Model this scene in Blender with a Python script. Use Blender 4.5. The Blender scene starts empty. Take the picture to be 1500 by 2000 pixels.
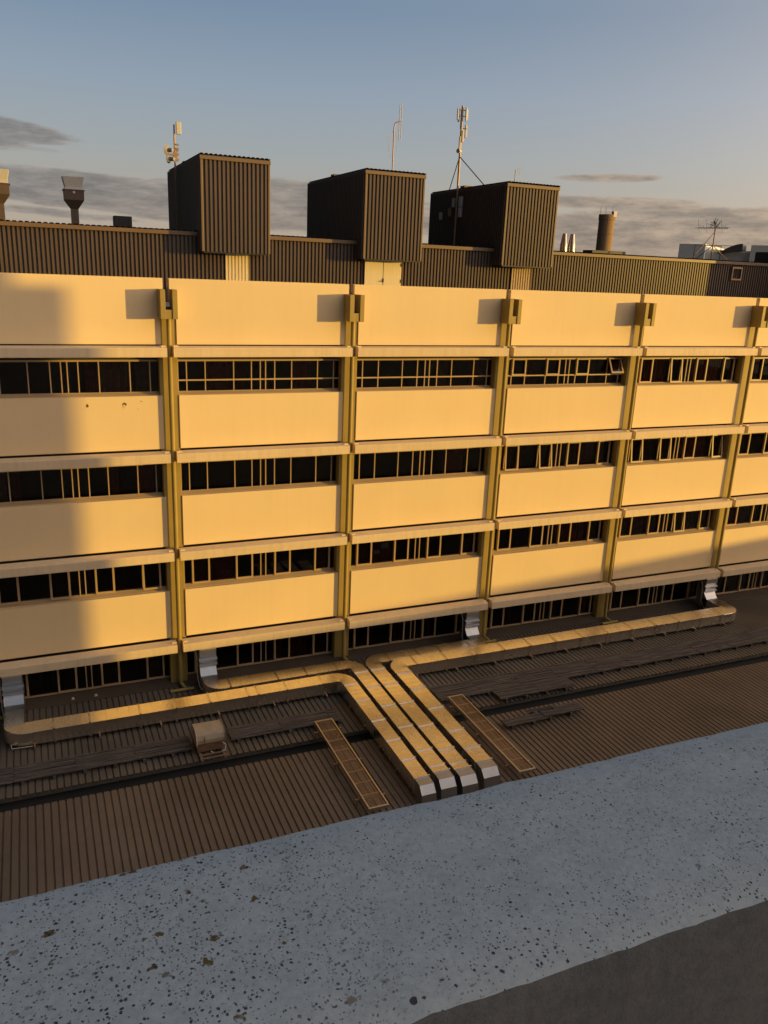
import bpy, math, random
from mathutils import Vector, Matrix
random.seed(7)
C = bpy.context.scene.collection
R = math.radians
PI = math.pi

# ------------------------------------------------------------------ mesh collector
class MB:
    def __init__(s): s.v = []; s.f = []
    def add(s, vs, fs):
        n = len(s.v); s.v += [tuple(p) for p in vs]; s.f += [tuple(i + n for i in q) for q in fs]; return s
    def box(s, x0, y0, z0, x1, y1, z1, M=None):
        vs = [Vector((x, y, z)) for z in (z0, z1) for y in (y0, y1) for x in (x0, x1)]
        if M is not None: vs = [M @ v for v in vs]
        return s.add(vs, [(0, 2, 3, 1), (4, 5, 7, 6), (0, 1, 5, 4), (2, 6, 7, 3), (0, 4, 6, 2), (1, 3, 7, 5)])
    def prism(s, poly, axis, a, b):
        # poly: list of 2-D points; axis 'x': (y,z) pts swept in x ; 'y': (x,z) ; 'z': (x,y)
        def P(p, t):
            return {'x': (t, p[0], p[1]), 'y': (p[0], t, p[1]), 'z': (p[0], p[1], t)}[axis]
        n = len(poly)
        vs = [P(p, a) for p in poly] + [P(p, b) for p in poly]
        fs = [(i, (i + 1) % n, n + (i + 1) % n, n + i) for i in range(n)]
        fs += [tuple(range(n)), tuple(range(2 * n - 1, n - 1, -1))]
        return s.add(vs, fs)
    def tube(s, pts, r, n=10, cap=True):
        pts = [Vector(p) for p in pts]; rings = []; m = len(pts)
        rr = r if isinstance(r, (list, tuple)) else [r] * m
        up = None
        for i, p in enumerate(pts):
            d = (pts[min(i + 1, m - 1)] - pts[max(i - 1, 0)]).normalized()
            if up is None:
                up = Vector((0, 0, 1)) if abs(d.z) < .9 else Vector((1, 0, 0))
            a = d.cross(up).normalized(); b = a.cross(d).normalized(); up = b
            rings.append([p + (a * math.cos(2 * PI * k / n) + b * math.sin(2 * PI * k / n)) * rr[i] for k in range(n)])
        vs = [v for ring in rings for v in ring]; fs = []
        for i in range(m - 1):
            for k in range(n):
                fs.append((i * n + k, i * n + (k + 1) % n, (i + 1) * n + (k + 1) % n, (i + 1) * n + k))
        if cap: fs += [tuple(range(n)), tuple(range(m * n - 1, (m - 1) * n - 1, -1))]
        return s.add(vs, fs)
    def bar(s, a, b, w, h=None):
        a = Vector(a); b = Vector(b); h = h or w
        d = (b - a).normalized(); up = Vector((0, 0, 1)) if abs(d.z) < .95 else Vector((0, 1, 0))
        x = d.cross(up).normalized(); y = x.cross(d).normalized(); vs = []
        for p in (a, b):
            vs += [p + x * (w / 2 * i) + y * (h / 2 * j) for i, j in ((-1, -1), (1, -1), (1, 1), (-1, 1))]
        return s.add(vs, [(0, 1, 2, 3), (7, 6, 5, 4), (0, 4, 5, 1), (1, 5, 6, 2), (2, 6, 7, 3), (3, 7, 4, 0)])
    def lathe(s, prof, c, n=32, cap=True):
        m = len(prof); vs = []
        for r, z in prof:
            vs += [(c[0] + r * math.cos(2 * PI * k / n), c[1] + r * math.sin(2 * PI * k / n), c[2] + z) for k in range(n)]
        fs = []
        for i in range(m - 1):
            for k in range(n):
                fs.append((i * n + k, i * n + (k + 1) % n, (i + 1) * n + (k + 1) % n, (i + 1) * n + k))
        if cap: fs += [tuple(range(n - 1, -1, -1)), tuple(range((m - 1) * n, m * n))]
        return s.add(vs, fs)
    def sheet(s, poly_fn, prof, t0, t1, cap_depth=None):
        # corrugated sheet: prof = list of (u, h); poly_fn(u, h, t) -> xyz
        n = len(prof)
        vs = [poly_fn(u, h, t0) for u, h in prof] + [poly_fn(u, h, t1) for u, h in prof]
        return s.add(vs, [(i, i + 1, n + i + 1, n + i) for i in range(n - 1)])
    def build(s, name, mat, parent=None, bevel=0, smooth=False, seg=2):
        o0 = Vector(parent['_o']) if parent is not None else Vector((0, 0, 0))
        me = bpy.data.meshes.new(name)
        me.from_pydata([tuple(Vector(v) - o0) for v in s.v], [], s.f); me.update()
        me.materials.append(mat)
        o = bpy.data.objects.new(name, me); C.objects.link(o)
        if smooth:
            me.shade_smooth()
            try: me.set_sharp_from_angle(angle=R(35))
            except Exception: pass
        if bevel:
            b = o.modifiers.new('bevel', 'BEVEL'); b.width = bevel; b.segments = seg; b.limit_method = 'ANGLE'; b.angle_limit = R(40)
        if parent is not None:
            o.parent = parent; o['_o'] = tuple(o0)
        return o

def thing(name, label, cat, loc=(0, 0, 0), group=None):
    o = bpy.data.objects.new(name, None); C.objects.link(o); o.location = loc; o['_o'] = tuple(loc)
    o.empty_display_size = .2
    o['label'] = label; o['category'] = cat
    if group: o['group'] = group
    return o
def tag(o, label, cat, group=None):
    o['label'] = label; o['category'] = cat
    if group: o['group'] = group
    return o
def structure(o): o['kind'] = 'structure'; return o
def dup(o, parent, dx=0, dz=0, sub=True):
    c = o.copy(); C.objects.link(c); c.parent = parent
    c.location = (o.location[0] + dx, o.location[1], o.location[2] + dz)
    c['_o'] = tuple(Vector(o['_o']) + Vector((dx, 0, dz)))
    if sub:
        for ch in o.children:
            d = ch.copy(); C.objects.link(d); d.parent = c
    return c

# ------------------------------------------------------------------ materials
CX = Vector((-4.17871782, -27.26517412, 13.59690371))       # eye point
def new_mat(name):
    m = bpy.data.materials.new(name); m.use_nodes = True
    nt = m.node_tree; b = nt.nodes['Principled BSDF']
    return m, nt, b
def N(nt, t, **kw):
    n = nt.nodes.new(t)
    for k, v in kw.items():
        if k.startswith('i_'):
            key = k[2:]; key = int(key) if key.isdigit() else key
            n.inputs[key].default_value = v
        else: setattr(n, k, v)
    return n
def pos(nt, scale=(1, 1, 1)):
    g = N(nt, 'ShaderNodeNewGeometry'); m = N(nt, 'ShaderNodeMapping'); m.inputs['Scale'].default_value = scale
    nt.links.new(g.outputs['Position'], m.inputs['Vector']); return m.outputs['Vector']
def noise(nt, vec, scale, detail=4, rough=.55):
    n = N(nt, 'ShaderNodeTexNoise'); n.inputs['Scale'].default_value = scale
    n.inputs['Detail'].default_value = detail; n.inputs['Roughness'].default_value = rough
    nt.links.new(vec, n.inputs['Vector']); return n.outputs['Fac']
def ramp(nt, fac, stops):
    r = N(nt, 'ShaderNodeValToRGB'); e = r.color_ramp.elements
    while len(e) < len(stops): e.new(.5)
    for i, (p, c) in enumerate(stops):
        e[i].position = p; e[i].color = (c[0], c[1], c[2], 1) if hasattr(c, '__len__') else (c, c, c, 1)
    nt.links.new(fac, r.inputs['Fac']); return r.outputs['Color']
def mix(nt, fac, a, b, mode='MIX'):
    n = N(nt, 'ShaderNodeMix', data_type='RGBA', blend_type=mode)
    for sock, val in ((0, fac), (6, a), (7, b)):
        if hasattr(val, 'links') or hasattr(val, 'is_linked'): nt.links.new(val, n.inputs[sock])
        else: n.inputs[sock].default_value = val if not hasattr(val, '__len__') else (*val[:3], 1)
    return n.outputs[2]
def math_(nt, op, a, b=None, clamp=False):
    n = N(nt, 'ShaderNodeMath', operation=op); n.use_clamp = clamp
    for i, v in enumerate((a, b)):
        if v is None: continue
        if hasattr(v, 'is_linked'): nt.links.new(v, n.inputs[i])
        else: n.inputs[i].default_value = v
    return n.outputs[0]
def bump(nt, b, h, strength=.3, dist=.01):
    n = N(nt, 'ShaderNodeBump'); n.inputs['Strength'].default_value = strength; n.inputs['Distance'].default_value = dist
    nt.links.new(h, n.inputs['Height']); nt.links.new(n.outputs[0], b.inputs['Normal'])

def painted(name, c, rough=.6, var=.12, streak=.0, sc=.8, bumpy=0, spec=.5, metal=0, dirt=None, tint=0):
    m, nt, b = new_mat(name)
    f = noise(nt, pos(nt), sc, 5)
    lo = [x * (1 - var) for x in c]; hi = [x * (1 + var) for x in c]
    col = ramp(nt, f, [(.3, lo), (.7, hi)])
    if streak:
        s = noise(nt, pos(nt, (5.0, 5.0, .25)), 1.0, 6, .65)
        col = mix(nt, math_(nt, 'MULTIPLY', ramp(nt, s, [(.45, 0), (.75, 1)]), streak), col, dirt or [x * .55 for x in c])
    if tint:
        oi = N(nt, 'ShaderNodeObjectInfo'); tv = math_(nt, 'ADD', math_(nt, 'MULTIPLY', oi.outputs['Random'], tint * 2), 1 - tint)
        cx_ = N(nt, 'ShaderNodeVectorMath', operation='SCALE'); nt.links.new(col, cx_.inputs[0]); nt.links.new(tv, cx_.inputs['Scale']); col = cx_.outputs[0]
    nt.links.new(col, b.inputs['Base Color'])
    b.inputs['Roughness'].default_value = rough; b.inputs['Metallic'].default_value = metal
    b.inputs['Specular IOR Level'].default_value = spec
    if bumpy: bump(nt, b, noise(nt, pos(nt), 60, 4), bumpy, .004)
    return m

CREAM = (.84, .66, .40)
M = {}
M['cream'] = painted('cream_render', CREAM, .75, .03, .09, .4, .15, .25, dirt=(.60, .47, .29), tint=.035)
M['ledge'] = painted('ledge_concrete', (.76, .61, .41), .8, .05, .28, .9, .2, .2, dirt=(.46, .35, .25), tint=.05)
M['olive'] = painted('olive_paint', (.37, .275, .085), .55, .08, .15, 1.2, .1, .35)
M['frame'] = painted('window_frame_paint', (.46, .335, .20), .45, .06, 0, 1)
M['clad'] = painted('brown_cladding', (.108, .077, .062), .42, .08, .12, .6, 0, .35)
M['trim'] = painted('brown_trim', (.17, .11, .06), .45, .06, 0, .8)
M['whitedoor'] = painted('cream_door_paint', (.80, .68, .44), .5, .03, .1, .8)
M['dulldoor'] = painted('dull_tan_door', (.50, .37, .22), .6, .05)
M['black'] = painted('black_steel', (.02, .021, .023), .5, .2)
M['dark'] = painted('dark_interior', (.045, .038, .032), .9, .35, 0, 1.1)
M['roofsteel'] = painted('brown_roof_steel', (.172, .127, .092), .62, .2, .25, .35, .0, .3)
M['roof_upper'] = painted('brown_roof_steel_dusty', (.140, .114, .088), .68, .22, .0, .5, .0, .28)
M['gutter'] = painted('gutter_steel', (.012, .011, .01), .8, .2)
M['flash'] = painted('roof_flashing', (.075, .058, .044), .7, .15, .2, 1.2)
M['ground'] = painted('ground_asphalt', (.05, .05, .05), .9, .2)
M['greybuild'] = painted('grey_panel', (.78, .80, .80), .6, .05)
M['tower'] = painted('concrete_tower', (.30, .20, .12), .85, .12, .25, .4, .3, .2)
M['whitemetal'] = painted('white_metal', (.56, .54, .51), .45, .04)
M['rust'] = painted('rusty_galvanised', (.36, .24, .16), .55, .2, 0, 3, 0, .5, .5)
M['dishgrey'] = painted('grey_dish', (.30, .29, .29), .6, .08)
M['canopy'] = painted('dark_canopy', (.10, .10, .10), .45, .1)
M['greybox'] = painted('grey_equipment', (.55, .56, .58), .5, .05)
M['cable'] = painted('pale_cable', (.55, .50, .42), .6, .08)
M['viewer_wall'] = painted('pale_bounce_wall', (.80, .72, .58), .85, .06, .2, .6, .1, .2)  # unseen walls, pale colour made up to bounce light onto the facade
M['concrete_plain'] = painted('concrete_plain', (.35, .34, .32), .85, .08, .2, .6, .2, .2)
M['curtain'] = painted('dark_red_curtain', (.42, .075, .05), .9, .25, .5, 6)
M['curtain_tan'] = painted('tan_curtain', (.30, .22, .15), .9, .25, .5, 6)

def galvanised(name, base=(.80, .79, .77), rough=.30):
    m, nt, b = new_mat(name)
    f = noise(nt, pos(nt), 3.5, 6, .6)
    nt.links.new(ramp(nt, f, [(.3, [x * .86 for x in base]), (.7, base)]), b.inputs['Base Color'])
    b.inputs['Metallic'].default_value = 1
    nt.links.new(ramp(nt, noise(nt, pos(nt), 1.3, 5), [(.3, rough - .02), (.75, rough + .04)]), b.inputs['Roughness'])
    h = math_(nt, 'ADD', math_(nt, 'MULTIPLY', noise(nt, pos(nt), 2.2, 2), 1.0), math_(nt, 'MULTIPLY', noise(nt, pos(nt), 14, 2), .06))
    bump(nt, b, h, .06, .04)
    return m
M['galv'] = galvanised('galvanised_duct', (.97, .90, .79), .26)
M['walk'] = galvanised('galvanised_walkway', (.62, .56, .48), .42)
M['grate'] = painted('dull_grating_steel', (.50, .33, .19), .5, .1, metal=.3)
M['flue'] = galvanised('steel_flue', (.50, .42, .36), .2)
M['galv_dull'] = galvanised('dull_galvanised', (.50, .51, .53), .36)

def timber(name):
    m, nt, b = new_mat(name)
    f = noise(nt, pos(nt, (.5, 8, 8)), 2.2, 7, .75)
    nt.links.new(ramp(nt, f, [(.3, (.03, .026, .025)), (.5, (.09, .077, .072)), (.72, (.24, .21, .195))]), b.inputs['Base Color'])
    b.inputs['Roughness'].default_value = .9; bump(nt, b, f, .5, .01); return m
M['timber'] = timber('weathered_timber')

def beige_plastic():
    m, nt, b = new_mat('beige_plastic')
    f = noise(nt, pos(nt), 4, 6, .7)
    nt.links.new(ramp(nt, f, [(.3, (.38, .29, .20)), (.7, (.50, .40, .29))]), b.inputs['Base Color'])
    b.inputs['Roughness'].default_value = .6; return m
M['beige'] = beige_plastic()

def glass():
    m = bpy.data.materials.new('window_glass'); m.use_nodes = True; nt = m.node_tree; nt.nodes.clear()
    out = N(nt, 'ShaderNodeOutputMaterial'); tr = N(nt, 'ShaderNodeBsdfTransparent'); gl = N(nt, 'ShaderNodeBsdfGlossy')
    tr.inputs['Color'].default_value = (.42, .40, .38, 1); gl.inputs['Roughness'].default_value = .02
    gl.inputs['Color'].default_value = (.9, .9, .9, 1)
    fr = N(nt, 'ShaderNodeFresnel'); fr.inputs['IOR'].default_value = 1.5
    mx = N(nt, 'ShaderNodeMixShader')
    nt.links.new(fr.outputs[0], mx.inputs[0]); nt.links.new(tr.outputs[0], mx.inputs[1]); nt.links.new(gl.outputs[0], mx.inputs[2])
    nt.links.new(mx.outputs[0], out.inputs[0]); return m
M['glass'] = glass()

def pitted_concrete():
    m, nt, b = new_mat('pitted_concrete')
    v = pos(nt)
    big = noise(nt, v, 5, 6, .6); fine = noise(nt, v, 140, 5, .7); mid = noise(nt, v, 22, 5, .65)
    col = ramp(nt, big, [(.3, (.285, .34, .38)), (.7, (.355, .415, .45))])
    col = mix(nt, .5, col, ramp(nt, mid, [(.25, (.245, .29, .325)), (.5, (.355, .41, .45)), (.75, (.45, .505, .54))]))
    col = mix(nt, .35, col, ramp(nt, fine, [(.25, (.12, .14, .16)), (.75, (.42, .45, .47))]))
    height = math_(nt, 'MULTIPLY', fine, .12)
    def spots(scale, keep, rad, warp=.35, cl_scale=6, cl_lo=.42, cl_hi=.6, seed=0):
        mp = N(nt, 'ShaderNodeMapping'); mp.inputs['Location'].default_value = (seed * 3.7, seed * 1.9, 0)
        nt.links.new(v, mp.inputs['Vector'])
        nz = N(nt, 'ShaderNodeTexNoise'); nz.inputs['Scale'].default_value = scale * 1.7; nz.inputs['Detail'].default_value = 3
        nt.links.new(mp.outputs[0], nz.inputs['Vector'])
        off = N(nt, 'ShaderNodeVectorMath', operation='SCALE'); off.inputs['Scale'].default_value = warp / scale
        sub = N(nt, 'ShaderNodeVectorMath', operation='SUBTRACT'); sub.inputs[1].default_value = (.5, .5, .5)
        nt.links.new(nz.outputs['Color'], sub.inputs[0]); nt.links.new(sub.outputs[0], off.inputs[0])
        ad = N(nt, 'ShaderNodeVectorMath', operation='ADD'); nt.links.new(mp.outputs[0], ad.inputs[0]); nt.links.new(off.outputs[0], ad.inputs[1])
        vo = N(nt, 'ShaderNodeTexVoronoi'); vo.inputs['Scale'].default_value = scale; nt.links.new(ad.outputs[0], vo.inputs['Vector'])
        sep = N(nt, 'ShaderNodeSeparateColor'); nt.links.new(vo.outputs['Color'], sep.inputs[0])
        radius = math_(nt, 'MULTIPLY', math_(nt, 'POWER', sep.outputs['Green'], 1.6), rad)
        inside = math_(nt, 'MULTIPLY', math_(nt, 'SUBTRACT', radius, vo.outputs['Distance']), 9.0, True)
        has = math_(nt, 'LESS_THAN', sep.outputs['Red'], keep)
        cl = ramp(nt, noise(nt, mp.outputs[0], cl_scale, 3), [(cl_lo, 0), (cl_hi, 1)])
        return math_(nt, 'MULTIPLY', math_(nt, 'MULTIPLY', inside, has), cl, True)
    p1 = spots(205, .72, .40, .6, 6, .36, .56, 1)
    p2 = spots(92, .30, .34, .7, 5, .42, .60, 2)
    p3 = spots(330, .8, .46, .5, 9, .36, .58, 3)
    pits = math_(nt, 'MAXIMUM', math_(nt, 'MAXIMUM', p1, p2), math_(nt, 'MULTIPLY', p3, .8), True)
    col = mix(nt, math_(nt, 'MULTIPLY', pits, .93), col, (.028, .028, .032))
    # lichen only in the colonised patch on the left of the parapet
    dl = N(nt, 'ShaderNodeVectorMath', operation='DISTANCE'); dl.inputs[1].default_value = (CX.x + .0, CX.y + .58, CX.z - .6); nt.links.new(v, dl.inputs[0])
    zone = math_(nt, 'MULTIPLY', math_(nt, 'SUBTRACT', .30, dl.outputs['Value']), 9.0, True)
    lich = math_(nt, 'MULTIPLY', math_(nt, 'MAXIMUM', spots(85, .30, .46, 1.0, 4, .30, .45, 5), spots(52, .14, .34, 1.0, 4, .30, .45, 8)), zone)
    col = mix(nt, math_(nt, 'MULTIPLY', lich, .92), col, (.085, .05, .008))
    col = mix(nt, math_(nt, 'MULTIPLY', math_(nt, 'MULTIPLY', spots(250, .9, .5, .7, 5, .3, .45, 9), zone), .9), col, (.02, .02, .024))
    nt.links.new(col, b.inputs['Base Color'])
    b.inputs['Roughness'].default_value = .9; b.inputs['Specular IOR Level'].default_value = .2
    bump(nt, b, math_(nt, 'SUBTRACT', height, pits), .6, .003)
    return m
M['pitted'] = pitted_concrete()

def shaded_concrete():
    m, nt, b = new_mat('shaded_concrete_face'); v = pos(nt)
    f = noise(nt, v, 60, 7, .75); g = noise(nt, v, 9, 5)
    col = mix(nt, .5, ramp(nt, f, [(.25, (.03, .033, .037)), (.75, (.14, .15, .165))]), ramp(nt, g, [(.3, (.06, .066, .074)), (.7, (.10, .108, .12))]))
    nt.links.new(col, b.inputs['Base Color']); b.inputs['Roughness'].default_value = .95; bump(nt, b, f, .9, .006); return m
M['inner_shade'] = shaded_concrete()  # deep shade of the parapet's inner face put into a darker concrete colour

# ------------------------------------------------------------------ camera
cam = bpy.data.cameras.new('camera'); co = bpy.data.objects.new('camera', cam); C.objects.link(co)
Rr = [[0.9202154966816701, -0.3892862482223851, 0.04073888329112251], [-0.07589332257421352, -0.27956376921137893, -0.9571229296871705], [0.3839839101518636, 0.8776675429165685, -0.2868031395490974]]
CX = Vector((-4.17871782, -27.26517412, 13.59690371))
mat = Matrix.Identity(4)
for i in range(3):
    mat[i][0] = Rr[0][i]; mat[i][1] = -Rr[1][i]; mat[i][2] = -Rr[2][i]; mat[i][3] = CX[i]
co.matrix_world = mat
cam.sensor_fit = 'VERTICAL'; cam.sensor_height = 36; cam.sensor_width = 27; cam.lens = 1593.8 / 2000 * 36
cam.clip_start = .05; cam.clip_end = 6000
bpy.context.scene.camera = co

# ------------------------------------------------------------------ layout constants
W = 6.4; FL = 3.51; NB0, NB1 = -2, 8              # bays
ZR = -1.6                                          # low roof level
PY = .56                                           # face of the cream panels
QY, FY = 5.4, 4.62                                 # penthouse wall, lift room fronts

# ------------------------------------------------------------------ ground
g = MB().add([(-3000, -3000, -12.4), (3000, -3000, -12.4), (3000, 3000, -12.4), (-3000, 3000, -12.4)], [(0, 1, 2, 3)]).build('ground', M['ground']); structure(g)

# ------------------------------------------------------------------ office building
ob = thing('office_building', 'long cream concrete office block with strip windows, olive columns and brown rooftop plant rooms', 'office building', (0, PY, -12.4))
def ribs(u0, u1, pitch, crown, depth, slope=.22):
    """trapezoid profile from u0 to u1: crown is the raised fraction"""
    out = []; n = max(1, int(round((u1 - u0) / pitch))); p = (u1 - u0) / n
    for i in range(n):
        a = u0 + i * p; s = p * slope * (1 - crown); g_ = p * (1 - crown) - 2 * s
        out += [(a, 0), (a + p * crown, 0), (a + p * crown + s, -depth), (a + p * crown + s + g_, -depth)]
    out.append((u1, 0)); return out

# core walls and slabs (dark inside)
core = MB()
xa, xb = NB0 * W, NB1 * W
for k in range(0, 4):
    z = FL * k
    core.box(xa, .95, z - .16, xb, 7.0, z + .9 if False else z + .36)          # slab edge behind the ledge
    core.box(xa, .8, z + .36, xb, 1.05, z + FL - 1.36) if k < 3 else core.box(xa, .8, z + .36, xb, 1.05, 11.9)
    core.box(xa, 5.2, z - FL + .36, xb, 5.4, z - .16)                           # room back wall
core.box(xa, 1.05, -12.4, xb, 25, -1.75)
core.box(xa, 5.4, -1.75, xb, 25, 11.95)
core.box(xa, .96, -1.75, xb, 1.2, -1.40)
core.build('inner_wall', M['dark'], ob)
MB().box(xa, .72, 11.9, xb, 25, 12.0).build('terrace_roof', M['concrete_plain'], ob)

# panels
def panel_mesh():
    m = MB(); m.box(.305, PY, .37, 6.165, PY + .2, FL - 1.322); return m
p_proto = None
def place(o0, b, k=0):
    return dup(o0, ob, b * W, k * FL)
pm = panel_mesh().build('wall_panel', M['cream'], ob, .012)
panels = {(0, 0): pm}
for b in range(NB0, NB1):
    for k in range(3):
        if (b, k) != (0, 0): panels[(b, k)] = place(pm, b, k)
# parapet panel: wider above the hopper
pp = MB(); z0, zs, zt = 3 * FL + .37, 12.2, 12.97
pp.prism([(.305, z0), (6.165, z0), (6.165, zs), (6.285, zs), (6.285, zt), (.115, zt), (.115, zs), (.305, zs)], 'y', PY, PY + .2)
po = pp.build('parapet_panel', M['cream'], ob, .012)
for b in range(NB0, NB1):
    if b: dup(po, ob, b * W)
# spalled patches on one panel
sp = MB()
def chip(m, x, z, r, n=9):
    pts = [(x + r * random.uniform(.6, 1.1) * math.cos(2 * PI * i / n), z + r * 1.25 * random.uniform(.6, 1.1) * math.sin(2 * PI * i / n)) for i in range(n)]
    m.prism(pts, 'y', PY - .004, PY + .01)
chip(sp, -2.62, 8.93, .055); chip(sp, -1.47, 8.93, .085); chip(sp, -.93, 9.03, .02)
spo = sp.build('spalled_patch', painted('exposed_brick', (.16, .075, .04), .95, .4, 0, 20), panels[(-1, 2)])
sp = MB(); chip(sp, -1.47, 8.88, .06); chip(sp, -1.04, 8.77, .035)
sp.v = [(x, y - .003, z) for x, y, z in sp.v]
sp.build('pale_filler', M['ledge'], panels[(-1, 2)])

# ledges
lg = MB()
lg.prism([(0, 0), (0, .285), (.022, .31), (.47, .325), (.47, .0)], 'x', .10, 6.30)
lo_ = lg.build('ledge', M['ledge'], ob, .01)
for x in (.20, 6.2):
    MB().prism([(x - .08, .16), (x + .08, .16), (x + .05, .24), (x - .05, .24)], 'z', .305, .36).build('lifting_lug', M['cream'], lo_, .008)
for b in range(NB0, NB1):
    for k in range(4):
        if (b, k) != (0, 0): place(lo_, b, k)

# columns, downpipes and hoppers
cm = MB().box(-.3, .6, -1.75, .3, 1.3, 11.85).build('column', M['olive'], ob, .008)
dp = MB()
dp.tube([(.02, .39, 11.8), (.02, .39, -1.28), (.03, .36, -1.40), (.10, .12, -1.46), (.12, .02, -1.47)], [.077, .077, .07, .065, .06], 12)
dp.tube([(-.42, -.02, -1.485), (.42, -.02, -1.485)], .06, 12)
dpo = dp.build('downpipe', M['olive'], ob, smooth=True)
hp = MB()
hp.box(-.285, -.06, 11.74, -.125, PY, 12.65); hp.box(.095, -.06, 11.74, .255, PY, 12.65)
hp.box(-.125, -.03, 11.74, .095, .06, 12.03); hp.box(-.125, .06, 11.74, .095, PY, 11.82)
hpo = hp.build('rain_hopper', M['olive'], ob, .008)
ch = MB().box(-.08, .30, 11.82, .06, .60, 12.10).build('outlet_spout', M['black'], hpo)
for b in range(NB0, NB1 + 1):
    if b:
        for o in (cm, dpo, hpo): dup(o, ob, b * W)

# windows -------------------------------------------------------
WY = .88
MU = [.633, 1.262, 2.242, 2.868, 3.185, 3.375, 3.705, 4.324, 5.29, 5.9]
rnd = random.Random(3)
def window(b, k, transom=False, sash=(), mull=MU, open_={}, curtain=None, sill=-1.28, tint=None):
    X = b * W; zt = FL * k - .17; zb = FL * k + sill
    m = MB(); t = .036
    x0, x1 = X + .32, X + 6.16
    m.box(x0, WY, zt - .06, x1, WY + .07, zt + .0); m.box(x0, WY - .01, zb, x1, WY + .07, zb + .05)
    m.box(x0, WY + .002, zb + .05, x0 + .04, WY + .07, zt - .06); m.box(x1 - .04, WY + .002, zb + .05, x1, WY + .07, zt - .06)
    # sill apron sloping out over the panel
    if k: m.prism([(WY - .01, zb + .035), (WY - .01, zb - .05), (PY + .16, zb - .06), (PY + .16, zb - .035)], 'x', x0, x1)
    zm = FL * k - .865
    for x in mull:
        m.box(X + x - t / 2, WY + .003, zb + .05, X + x + t / 2, WY + .065, zt - .06)
    if transom: m.box(x0 + .04, WY + .0, zm - .025, x1 - .04, WY + .067, zm + .025)
    wo = m.build('window', M['frame'], ob)
    gl = MB().add([(x0 + .02, WY + .045, zb), (x1 - .02, WY + .045, zb), (x1 - .02, WY + .045, zt), (x0 + .02, WY + .045, zt)], [(0, 1, 2, 3)])
    # the gap post between the two halves is a dark column behind the glass
    gl.build('pane', M['glass'], wo)
    ps = MB().box(X + 3.2, WY + .055, zb, X + 3.36, WY + .3, zt).build('mid_post', M['black'], wo)
    for (i, j) in sash:
        a = (mull[i] if i >= 0 else .34) + X; c = mull[j] + X if j < len(mull) else X + 6.13
        s = MB(); w = .052; zb2 = (zm if transom else zb + .03); y0, y1 = WY - .045, WY - .002
        zt2 = zt - .02
        s.box(a - .01, y0, zb2, a + w, y1, zt2); s.box(c - w, y0, zb2, c + .01, y1, zt2)
        s.box(a + w, y0, zb2, c - w, y1, zb2 + w + .02); s.box(a + w, y0, zt2 - w, c - w, y1, zt2)
        ang = open_.get((i, j), 0)
        if ang > 15:
            Mx = Matrix.Translation((0, y1, zt2)) @ Matrix.Rotation(R(-ang), 4, 'X') @ Matrix.Translation((0, -y1, -zt2))
            s.v = [tuple(Mx @ Vector(v)) for v in s.v]
            q = [Mx @ Vector(v) for v in ((a + w, y0 + .02, zb2 + w), (c - w, y0 + .02, zb2 + w), (c - w, y0 + .02, zt2 - w), (a + w, y0 + .02, zt2 - w))]
            MB().add(q, [(0, 1, 2, 3)]).build('sash_pane', M['glass'], wo)
        elif ang:
            Mx = Matrix.Translation((0, y1, zt2)) @ Matrix.Rotation(R(-ang), 4, 'X') @ Matrix.Translation((0, -y1, -zt2))
            s.v = [tuple(Mx @ Vector(v)) for v in s.v]
        s.build('sash', M['frame'], wo)
    if (b, k) == (1, 1):
        for (px_, pz, w_, h_) in ((1.72, .62, .30, .22), (1.42, .42, .24, .16)):
            MB().box(X + px_, WY + .09, zb + pz, X + px_ + w_, WY + .095, zb + pz + h_).build('paper_notice', M['greybox'], wo)
    extra = []
    for a, c in zip(MU[:-1], MU[1:]):
        if rnd.random() < .22: extra.append((a + rnd.uniform(.02, .12), min(c - .05, a + rnd.uniform(.3, .9)), rnd.choice(('curtain_tan', 'curtain', 'curtain'))))
    curtain = list(curtain or []) + extra
    if curtain:
        for (ca, cb, cm_) in curtain:
            n = 40; vs = []; cy = WY + .28
            for z in (zb, zt):
                vs += [(X + ca + (cb - ca) * i / n, cy + .035 * math.sin(i * 1.9) + .015 * math.sin(i * .7), z) for i in range(n + 1)]
            MB().add(vs, [(i, i + 1, n + 2 + i, n + 1 + i) for i in range(n)]).build('curtain', M[cm_], wo)
    return wo
rnd = random.Random(3)
S4 = [(0, 1), (2, 3), (6, 7), (8, 9)]
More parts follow.
